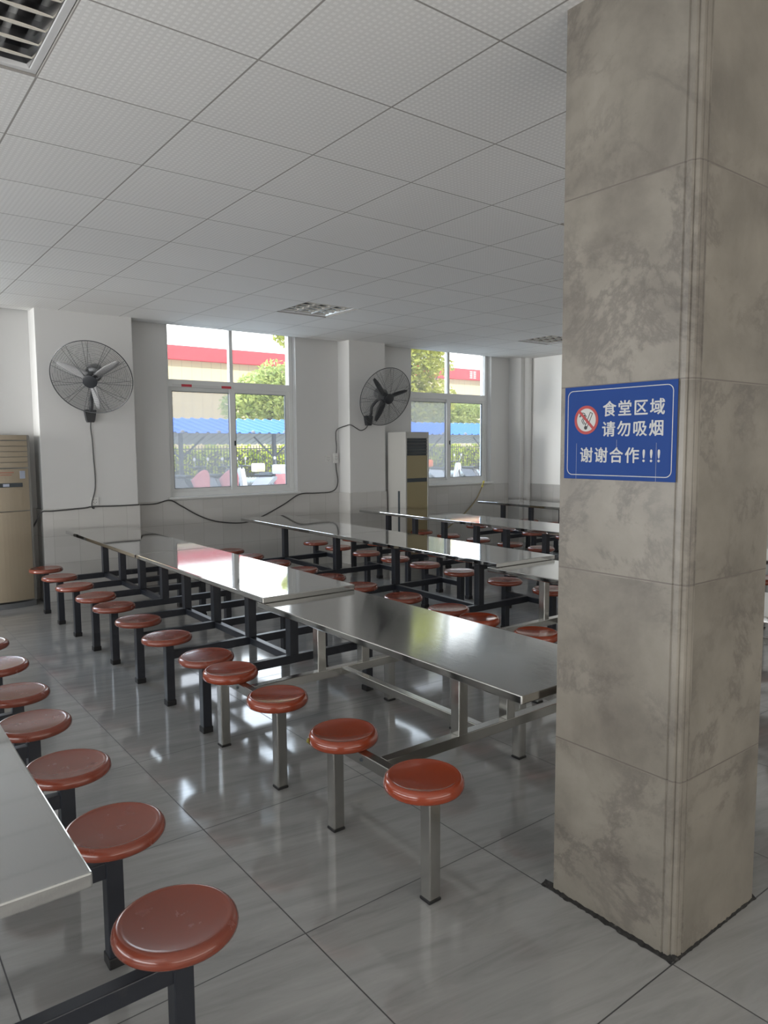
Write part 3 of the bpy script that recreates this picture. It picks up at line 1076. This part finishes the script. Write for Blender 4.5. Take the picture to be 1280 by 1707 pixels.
# ------------------------------------------------------------------ air conditioners
def ac_left():
    a = empty('air_conditioner', (1.28, 8.02, 0))
    tag(a, 'beige floor standing air conditioner at the left edge beside the pier', 'air conditioner')
    W, Dp, Hh = 0.285, 0.265, 1.69
    MB().box(-W, W, -Dp, 0, 0.05, Hh, 0.012).build('cabinet', M['ac_side_dark'], a)
    def bow(z0, z1, depth, name, m, xw=W - 0.028):
        mb = MB()
        n = 14
        pts_ = [(-xw + 2 * xw * k / n, -Dp - depth * (1 - ((k / n - 0.5) * 2) ** 2) - 0.012) for k in range(n + 1)]
        pts_ += [(xw, -Dp + 0.002), (-xw, -Dp + 0.002)]
        mb.prism(pts_, 2, z0, z1)
        return mb.build(name, m, a)
    bow(0.07, 0.945, 0.05, 'lower_panel', M['ac_beige'])
    bow(0.955, 1.36, 0.045, 'control_fascia', M['ac_beige'])
    for k in range(5):
        bow(1.375 + 0.052 * k, 1.375 + 0.052 * k + 0.046, 0.036, 'louvre', M['ac_beige'])
    bow(1.640, Hh - 0.004, 0.036, 'top_band', M['ac_beige'])
    bow(0.0, 0.052, 0.055, 'base', M['ac_base'], W - 0.01)
    def plate(x0, x1, z0, z1, name, m, dep=0.0):
        xm = (x0 + x1) / 2
        yy = -Dp - 0.045 * (1 - (xm / (W - 0.028)) ** 2) - 0.013 - dep
        sl = 2 * 0.045 * xm / (W - 0.028) ** 2
        mb = MB().box(x0 - xm, x1 - xm, -0.004, 0.004, z0, z1, 0.001)
        mb.xf(Matrix.Translation((xm, yy, 0)) @ Matrix.Rotation(math.atan(sl), 4, 'Z'))
        return mb.build(name, m, a)
    plate(-0.06, 0.195, 1.185, 1.225, 'control_panel', M['ac_dark'])
    d_ = plate(0.02, 0.075, 1.192, 1.218, 'display', M['label_grey'], 0.004)
    plate(0.175, 0.225, 1.265, 1.34, 'energy_label', M['label_grey'])
    plate(-0.05, 0.12, 1.322, 1.332, 'printed_line', M['label_red'], 0.0)
    plate(-0.05, 0.10, 1.300, 1.308, 'printed_line', M['label_red'], 0.0)
    return a
ac_left()

def ac_right():
    a = empty('air_conditioner', (6.25, 7.80, 0))
    tag(a, 'tan and grey floor standing air conditioner below the second fan', 'air conditioner')
    W, Dp, Hh = 0.205, 0.375, 1.745
    MB().box(-W, W, -Dp + 0.03, 0, 0.03, Hh, 0.008).build('cabinet', M['ac_side'], a)
    mb = MB()
    mb.box(-W, -W + 0.028, -Dp - 0.01, -Dp + 0.04, 0.03, Hh, 0.006)
    mb.box(W - 0.022, W, -Dp - 0.01, -Dp + 0.04, 0.03, Hh, 0.006)
    mb.box(-W + 0.02, W - 0.02, -Dp - 0.008, -Dp + 0.04, 1.66, Hh - 0.002, 0.004)
    mb.build('front_frame', M['ac_side'], a)
    MB().box(-W + 0.028, W - 0.022, -Dp, -Dp + 0.04, 0.06, 1.075, 0.004).build('lower_panel', M['ac_yellow'], a)
    MB().box(-W + 0.028, W - 0.022, -Dp, -Dp + 0.04, 1.125, 1.43, 0.004).build('middle_panel', M['ac_yellow'], a)
    MB().box(-W + 0.028, W - 0.022, -Dp + 0.008, -Dp + 0.04, 1.075, 1.125).build('control_strip', M['ac_dark'], a)
    g_ = MB().box(-W + 0.028, W - 0.022, -Dp + 0.018, -Dp + 0.05, 1.43, 1.66).build('air_outlet', M['ac_dark'], a)
    for k in range(5):
        mb = MB().box(-W + 0.03, W - 0.024, -0.012, 0.012, -0.0025, 0.0025)
        mb.xf(Matrix.Translation((0, -Dp + 0.006, 1.465 + 0.042 * k)) @ Matrix.Rotation(0.5, 4, 'X'))
        mb.build('vane', M['ac_base'], g_)
    MB().box(-W - 0.004, -W + 0.002, -0.265, -0.225, 0.10, 0.955, 0.001).build('side_slot', M['ac_dark'], a)
    MB().box(-W - 0.004, W + 0.004, -Dp - 0.004, 0, 0.0, 0.04, 0.004).build('base', M['ac_base'], a)
    return a
ac_right()

# ------------------------------------------------------------------ louvre lamps in the ceiling
def lamp_proto():
    o = empty('ceiling_light')
    mb = MB()      # frame, hanging 4 mm below the panels
    for a in ((-0.298, 0.298, -0.298, -0.272), (-0.298, 0.298, 0.272, 0.298), (-0.298, -0.272, -0.272, 0.272), (0.272, 0.298, -0.272, 0.272)):
        mb.box(a[0], a[1], a[2], a[3], -0.006, 0.012, 0.002)
    mb.build('lamp_frame', M['lamp_frame'], o)
    mb = MB()      # housing above
    mb.box(-0.285, 0.285, -0.285, 0.285, 0.105, 0.115)
    for a in ((-0.290, -0.280, -0.285, 0.285), (0.280, 0.290, -0.285, 0.285), (-0.285, 0.285, -0.290, -0.280), (-0.285, 0.285, 0.280, 0.290)):
        mb.box(*a, 0.010, 0.112)
    mb.build('housing', M['lamp_inside'], o)
    for x in (-0.182, 0.0, 0.182):
        MB().tube([(x, -0.27, 0.072), (x, 0.27, 0.072)], 0.013, 14).build('tube', M['lamp_tube'], o, smooth=True)
    for x in (-0.272, -0.091, 0.091, 0.272):
        mb = MB()
        s = 0.030
        mb.prism([(x - 0.004, -0.002), (x + 0.004, -0.002), (x + s, 0.058), (x + s * 0.9, 0.064), (x, 0.010), (x - s * 0.9, 0.064), (x - s, 0.058)], 1, -0.272, 0.272)
        mb.build('reflector', M['lamp_alu'], o)
    for y in (-0.204, -0.102, 0.0, 0.102, 0.204):
        mb = MB()
        n = 10
        for c0 in (-0.182, 0.0, 0.182):
            wd = [0.0015 + 0.0075 * math.sin(PI * k / n) for k in range(n + 1)]
            xs_ = [c0 - 0.089 + 0.178 * k / n for k in range(n + 1)]
            poly = [(x_, y + w_) for x_, w_ in zip(xs_, wd)] + [(x_, y - w_) for x_, w_ in zip(xs_[::-1], wd[::-1])]
            mb.prism(poly, 2, 0.002, 0.006)
        lv = mb.build('cross_louvre', M['lamp_slat'], o)
        MB().box(-0.271, 0.271, y - 0.0012, y + 0.0012, 0.0062, 0.030).build('louvre_fin', M['lamp_alu'], lv)
    return o
lp = lamp_proto()
LL = ['louvred ceiling lamp in the top left corner of the view', 'louvred ceiling lamp in front of the window between the fans',
      'louvred ceiling lamp near the far wall, partly cut by the pillar', 'louvred ceiling lamp almost wholly hidden behind the top of the pillar']
for k, (i, j) in enumerate(LAMPS):
    o = lp if k == 0 else copy_tree(lp)
    o.location = (gx(i) + 0.3, gy(j) + 0.3, H)
    tag(o, LL[k], 'ceiling light', 'louvred ceiling lamps')

# ------------------------------------------------------------------ outlets and cords
def outlet(x, y, z, label, w=0.086, h=0.086, dep=0.012):
    o = empty('wall_outlet', (x, y, z))
    tag(o, label, 'outlet')
    MB().box(-w / 2, w / 2, -dep, 0, -h / 2, h / 2, 0.003).build('faceplate', M['plastic_white'], o)
    mb = MB()
    for u, v in ((-0.012, 0.016), (0.012, 0.016), (-0.014, -0.012), (0.014, -0.012), (0.0, -0.024)):
        mb.box(u - 0.002, u + 0.002, -dep - 0.001, -dep + 0.002, v - 0.005, v + 0.005)
    mb.build('socket_hole', M['ac_dark'], o)
    return o
outlet(2.165, YP, 1.005, 'white wall outlet low on the left pier beside the fan cord')
outlet(5.235, YW, 1.395, 'white wall outlet left of its neighbour, right of the middle window')
outlet(5.345, YW, 1.405, 'thick white socket box with a cord, tight against the second pier', 0.062, 0.13, 0.035)

def cord(name, pts, r, m, label, cat='cord', n=8):
    return tag(MB().tube(spline(pts, n), r, 7).build(name, m, None, smooth=True), label, cat)
cord('power_cord', [(2.150, YP - 0.05, 1.84), (2.152, YP - 0.018, 1.76), (2.165, YP - 0.010, 1.63), (2.170, YP - 0.010, 1.45), (2.178, YP - 0.010, 1.27), (2.170, YP - 0.010, 1.12), (2.135, YP - 0.016, 1.0), (2.132, YP - 0.020, 0.945), (2.150, YP - 0.022, 0.93), (2.152, YP - 0.022, 0.955)],
     0.0055, M['cable'], 'thin dark cord hanging from the left fan to the outlet')
yd = YP - D - 0.008
cord('wall_cable', [(1.58, 7.86, 0.77), (1.615, 7.80, 0.86), (1.650, 7.775, 0.925), (1.76, yd, 0.928), (2.05, yd, 0.940), (2.14, yd, 0.950), (2.42, yd, 0.944), (2.60, yd, 0.945), (2.66, yd + 0.10, 0.935), (2.75, YW - 0.022, 0.922), (2.90, YW - 0.022, 0.925), (3.06, YW - 0.022, 0.955), (3.20, YW - 0.022, 0.88), (3.40, YW - 0.022, 0.76), (3.62, YW - 0.022, 0.675), (3.90, YW - 0.022, 0.635), (4.10, YW - 0.022, 0.65), (4.30, YW - 0.022, 0.72), (4.55, YW - 0.022, 0.83), (4.78, YW - 0.022, 0.945), (5.02, YW - 0.022, 0.950), (5.25, YW - 0.022, 0.955), (5.345, YW - 0.022, 1.00), (5.375, YW - 0.022, 1.10), (5.355, YW - 0.022, 1.24), (5.345, YW - 0.022, 1.335)],
     0.0075, M['cable'], 'long dark cable running along the window wall and drooping under the window')
cord('fan_power_cord', [(5.690, YP - 0.03, 1.845), (5.655, YP - 0.015, 1.79), (5.58, YP - 0.012, 1.765), (5.50, YP - 0.012, 1.80), (5.425, YP - 0.012, 1.835), (5.39, YP + 0.04, 1.83), (5.36, YW - 0.04, 1.78), (5.352, YW - 0.02, 1.68), (5.362, YW - 0.02, 1.56), (5.350, YW - 0.03, 1.465)],
     0.006, M['cable'], 'dark cord looping from the second fan round the pier edge to the socket box')
hose = empty('drain_hose', (8.02, YW - 0.03, 1.0))
tag(hose, 'thin tan hose hanging from the sill of the far window to the floor', 'hose')
MB().tube([v - Vector(hose.location) for v in spline([(8.03, YW - 0.115, 0.995), (8.00, YW - 0.115, 0.93), (7.93, YW - 0.05, 0.72), (7.70, YW - 0.04, 0.52), (7.30, YW - 0.05, 0.30), (6.98, YW - 0.12, 0.12), (6.85, YW - 0.16, 0.012)], 8)], 0.010, 8).build('hose_line', M['hose'], hose, smooth=True)
MB().tube([v - Vector(hose.location) for v in spline([(8.035, YW - 0.115, 1.01), (8.02, YW - 0.115, 0.97), (7.995, YW - 0.115, 0.915)], 4)], 0.0135, 8).build('yellow_tape', M['tape_yellow'], hose, smooth=True)

# ------------------------------------------------------------------ outdoors
struct(MB().box(-60, 140, YW + 0.24, 130, -0.25, -0.12).build('ground', M['asphalt']), 'paved yard outside the windows', 'ground')

wh = empty('warehouse', (40, 60, -0.12))
tag(wh, 'long cream warehouse with a red band under its roof, seen through the windows', 'building')
MB().box(-62, 70, 0, 20, 0, 9.3).build('wall', M['cream_wall'], wh)
mb = MB()
mb.box(-62.4, 70.4, -0.5, 20.4, 9.05, 10.25, 0.05)
mb.build('red_band', M['red_band'], wh)
mb = MB()
for k in range(4):
    for q_ in range(2):
        zc = 9.95 - 0.22 * k
        mb.box(17.9 + 0.55 * q_, 18.3 + 0.55 * q_, -0.53, -0.49, zc - 0.075, zc + 0.075)
mb.build('lettering', M['sign_white'], wh)

# open shed with a blue ridged roof
shed = empty('bike_shed', (16, 28.5, -0.12))
tag(shed, 'low open bike shed with a blue corrugated roof outside the windows', 'shed')
def corrugated(ya, za, yb, zb, x0, x1, name, m, pitch=0.42, h=0.05):
    mb = MB()
    n = int((x1 - x0) / pitch)
    prev_ = None
    for k in range(n + 1):
        for u, hh in ((0.0, 0.0), (0.62, 0.0), (0.72, h), (0.90, h)):
            x = x0 + (k + u) * pitch
            cur = [mb.bm.verts.new((x, ya, za + hh)), mb.bm.verts.new((x, yb, zb + hh))]
            if prev_:
                mb.bm.faces.new((prev_[0], cur[0], cur[1], prev_[1]))
            prev_ = cur
    o = mb.build(name, m, shed)
    s = o.modifiers.new('thickness', 'SOLIDIFY')
    s.thickness = 0.012
    return o
corrugated(-3.5, 2.19, 0, 2.84, -12, 24, 'roof_slope', M['blue_roof'])
corrugated(0, 2.84, 4.0, 1.80, -12, 24, 'roof_slope', M['roof_under'])
mb = MB()
for k in range(26):
    mb.lathe([(0, 0.10), (0.07, 0.08), (0.10, 0.0)], 8, Matrix.Translation((-11.5 + 1.40 * k, -3.45, 2.20)))
mb.build('ridge_cap', M['scooter_grey'], shed)
for x in (-9, -4.6, -0.3, 4.2, 8.6, 13.0):
    mb = MB()
    mb.box(x - 0.07, x + 0.07, -0.07, 0.07, 0, 2.75)
    mb.tube([(x, 0, 1.2), (x - 1.0, -0.05, 2.1)], 0.04, 6)
    mb.tube([(x, 0, 1.2), (x + 1.0, -0.05, 2.1)], 0.04, 6)
    mb.build('shed_post', M['shed_post'], shed)

fe = empty('bar_fence', (16, 34.5, -0.12))
tag(fe, 'dark iron bar fence behind the bike shed', 'fence')
mb = MB()
for k in range(230):
    x = -13 + 0.17 * k
    mb.box(x - 0.014, x + 0.014, -0.014, 0.014, 0.05, 1.75)
mb.build('bar', M['fence'], fe)
mb = MB()
mb.box(-13.2, 26.2, -0.02, 0.02, 0.18, 0.23)
mb.box(-13.2, 26.2, -0.02, 0.02, 1.55, 1.60)
mb.build('rail', M['fence'], fe)

def leaf_cloud(name, m, parent, blobs, n, size, seed):
    rnd = random.Random(seed)
    verts, faces = [], []
    tot = sum(b[3] * b[4] * b[5] for b in blobs)
    for (cx, cy, cz, rx, ry, rz) in blobs:
        k = int(n * rx * ry * rz / tot)
        for _ in range(k):
            while True:
                u = Vector((rnd.uniform(-1, 1), rnd.uniform(-1, 1), rnd.uniform(-1, 1)))
                if 0.25 < u.length < 1:
                    break
            c = Vector((cx + u.x * rx, cy + u.y * ry, cz + u.z * rz))
            s = size * rnd.uniform(0.6, 1.4)
            a = Vector((rnd.gauss(0, 1), rnd.gauss(0, 1), rnd.gauss(0, 0.6))).normalized()
            b = a.cross(Vector((rnd.gauss(0, 1), rnd.gauss(0, 1), rnd.gauss(0, 1)))).normalized()
            i = len(verts)
            verts += [c - a * s, c + b * s * 0.5, c + a * s, c - b * s * 0.5]
            faces.append((i, i + 1, i + 2, i + 3))
    me = bpy.data.meshes.new(name)
    me.from_pydata([tuple(v) for v in verts], [], faces)
    me.materials.append(m)
    o = bpy.data.objects.new(name, me)
    C.objects.link(o)
    o.parent = parent
    return o

def tree(loc, blobs, n, size, m, seed, label, trunk_h, trunk_r=0.22):
    t = empty('tree', loc)
    tag(t, label, 'tree', 'trees beyond the shed')
    mb = MB()
    mb.tube([(0, 0, 0), (0.1, 0, trunk_h * 0.5), (0, 0.1, trunk_h)], [trunk_r, trunk_r * 0.75, trunk_r * 0.4], 10)
    for (cx, cy, cz, rx, ry, rz) in blobs:
        mb.tube([(0.05, 0.03, trunk_h * 0.55), (cx * 0.6, cy * 0.6, cz * 0.7), (cx, cy, cz)], [trunk_r * 0.5, trunk_r * 0.3, trunk_r * 0.12], 7)
    mb.build('trunk', M['bark'], t, smooth=True)
    leaf_cloud('foliage', m, t, blobs, n, size, seed)
    return t
# (direction X/Y of about 0.55 is the right half of the middle window, 0.87 the far window's left)
tree((22.8, 42, -0.12), [(0, 0, 5.0, 2.6, 2.0, 1.6), (-1.8, 0, 4.2, 1.6, 1.5, 1.2), (1.6, 0.3, 4.4, 2.0, 1.6, 1.5), (0.6, 0, 6.4, 1.4, 1.2, 0.9)], 5200, 0.17, M['leaf_green'], 3,
     'green tree over the blue roof in the right half of the middle window', 4.4)
tree((34.5, 42, -0.12), [(0, 0, 8.2, 3.0, 2.4, 2.3), (-1.9, 0, 6.2, 2.2, 2.0, 1.8), (2.4, 0, 5.2, 2.0, 1.8, 1.6), (2.6, 0, 9.6, 2.0, 1.5, 1.2), (-0.4, 0, 4.6, 2.6, 2.0, 1.4), (3.8, 0.5, 7.8, 1.2, 1.0, 0.7), (-0.4, 0, 12.0, 3.4, 2.4, 2.4), (0.9, 0, 15.0, 2.6, 2.0, 1.8)], 17000, 0.19, M['leaf_yellow'], 5,
     'tall yellow green tree filling the upper left of the far window', 6.0, 0.3)
tree((40.5, 44, -0.12), [(0, 0, 4.2, 2.4, 2.0, 1.7), (2.6, 0, 4.0, 2.0, 1.7, 1.5)], 4200, 0.18, M['leaf_green'], 9,
     'lower bushy tree at the right of the far window', 3.6)
tree((14.2, 40, -0.12), [(0, 0, 4.6, 1.0, 0.9, 0.9), (-0.6, 0, 4.0, 0.9, 0.8, 0.7)], 900, 0.17, M['leaf_green'], 12,
     'thin branchy tree at the left edge of the middle window', 4.0, 0.14)
tree((20.3, 33.0, -0.12), [(-1.1, 0, 7.3, 0.9, 0.7, 0.6), (0.5, 0, 7.6, 1.3, 1.0, 0.7)], 1300, 0.17, M['leaf_yellow'], 15,
     'tree whose high branch hangs in the top right of the middle window', 7.2, 0.2)
hd = empty('hedge', (16, 36.0, -0.12))
tag(hd, 'bright yellow green hedge behind the iron bar fence', 'hedge')
mbh = MB().box(-13, 26, 0.5, 1.1, 0, 1.5)
mbh.build('inner_branches', M['bark'], hd)
leaf_cloud('foliage', M['leaf_hedge'], hd, [(-13 + 1.5 * k, 0.4, 1.0 + 0.15 * math.sin(k * 2.1), 1.1, 0.7, 1.0) for k in range(27)], 9500, 0.13, 21)

# parked scooters
def scooter(x, y, rz, body, label, cover=None, box=None):
    s = empty('scooter', (x, y, -0.12), rz)
    tag(s, label, 'scooter', 'scooters parked in the yard')
    for wy in (-0.62, 0.62):
        w_ = MB()
        w_.tube([(0, wy + 0.19 * math.cos(a), 0.23 + 0.19 * math.sin(a)) for a in [2 * PI * k / 24 for k in range(24)]], 0.045, 8, closed=True)
        wo = w_.build('wheel', M['rubber'], s, smooth=True)
        MB().tube([(-0.04, wy, 0.23), (0.04, wy, 0.23)], 0.10, 14).build('wheel_hub', M['scooter_grey'], wo)
    mb = MB()
    mb.prism([(-0.42, 0.30), (0.25, 0.24), (0.62, 0.42), (0.86, 0.66), (0.80, 0.74), (0.15, 0.66), (0.02, 0.40), (-0.34, 0.38)], 0, -0.13, 0.13)
    bmesh.ops.bevel(mb.bm, geom=mb.bm.edges[:], offset=0.03, segments=2, affect='EDGES')
    mb.build('body', body, s, smooth=True)
    mb = MB()
    mb.prism([(-0.40, 0.30), (-0.30, 0.34), (-0.42, 0.98), (-0.50, 1.00), (-0.56, 0.80)], 0, -0.16, 0.16)
    bmesh.ops.bevel(mb.bm, geom=mb.bm.edges[:], offset=0.025, segments=2, affect='EDGES')
    mb.build('front_shield', body, s, smooth=True)
    MB().box(-0.13, 0.13, 0.10, 0.78, 0.70, 0.80, 0.035).build('seat', M['rubber'], s, smooth=True)
    mb = MB()
    mb.tube([(0, -0.62, 0.23), (0, -0.52, 0.7), (0, -0.42, 1.04)], 0.028, 8)
    mb.tube(spline([(-0.34, -0.30, 1.04), (-0.2, -0.42, 1.06), (0, -0.44, 1.05), (0.2, -0.42, 1.06), (0.34, -0.30, 1.04)], 4), 0.018, 8)
    mb.build('handlebar', M['scooter_black'], s, smooth=True)
    for q_ in (-1, 1):
        mb = MB()
        mb.tube([(0.20 * q_, -0.42, 1.06), (0.27 * q_, -0.46, 1.26)], 0.006, 6)
        mb.lathe([(0, 0.012), (0.05, 0.008), (0.055, -0.004), (0, -0.008)], 16, Matrix.Translation((0.28 * q_, -0.46, 1.30)) @ Matrix.Rotation(PI / 2, 4, 'X'))
        mb.build('mirror', M['scooter_white'], s, smooth=True)
    if cover:
        mb = MB()
        rows = []
        for i in range(9):
            v = i / 8
            row = []
            for j in range(11):
                u = j / 10 - 0.5
                wd = 0.80 - 0.22 * v
                top_z = 0.98 - 1.3 * u * u
                row.append(mb.bm.verts.new((u * wd, -0.60 - 0.10 * v + 0.75 * u * u + 0.03 * math.sin(u * 17) * v, top_z - (top_z - 0.28) * v + 0.05 * math.cos(u * 9) * v)))
            rows.append(row)
        for a_, b_ in zip(rows, rows[1:]):
            for j in range(10):
                mb.bm.faces.new((a_[j], a_[j + 1], b_[j + 1], b_[j]))
        cv = mb.build('windproof_cover', cover, s, smooth=True)
        sd = cv.modifiers.new('thickness', 'SOLIDIFY')
        sd.thickness = 0.02
    if box:
        MB().box(-0.19, 0.19, 0.80, 1.16, 0.80, 1.10, 0.05).build('rear_box', box, s, smooth=True)
    return s
scooter(8.95, 21.6, 0.35, M['scooter_black'], 'black scooter with a pale pink cover at the left of the middle window', M['pink'])
scooter(10.05, 21.8, 0.2, M['scooter_grey'], 'grey scooter with the largest pink cover in the middle window', M['pink'])
scooter(11.00, 21.4, -2.6, M['scooter_white'], 'white scooter with a white rear box behind the grey pane', None, M['scooter_white'])
scooter(12.05, 21.9, 0.1, M['scooter_grey'], 'grey scooter with a cream rear box right of the window mullion', M['pink'], M['cream_plastic'])
scooter(13.05, 21.5, -0.5, M['scooter_black'], 'black scooter with a dark red cover at the right of the middle window', M['red_cloth'])
scooter(20.0, 21.8, 0.3, M['scooter_white'], 'white scooter with an orange rear box behind the air conditioner', None, M['orange'])
scooter(21.6, 21.7, 0.1, M['scooter_grey'], 'grey scooter with a red cover near the far window mullion', M['red_cloth'])
scooter(22.7, 22.0, -0.2, M['scooter_black'], 'black scooter with a pink cover at the right of the far window', M['pink'])
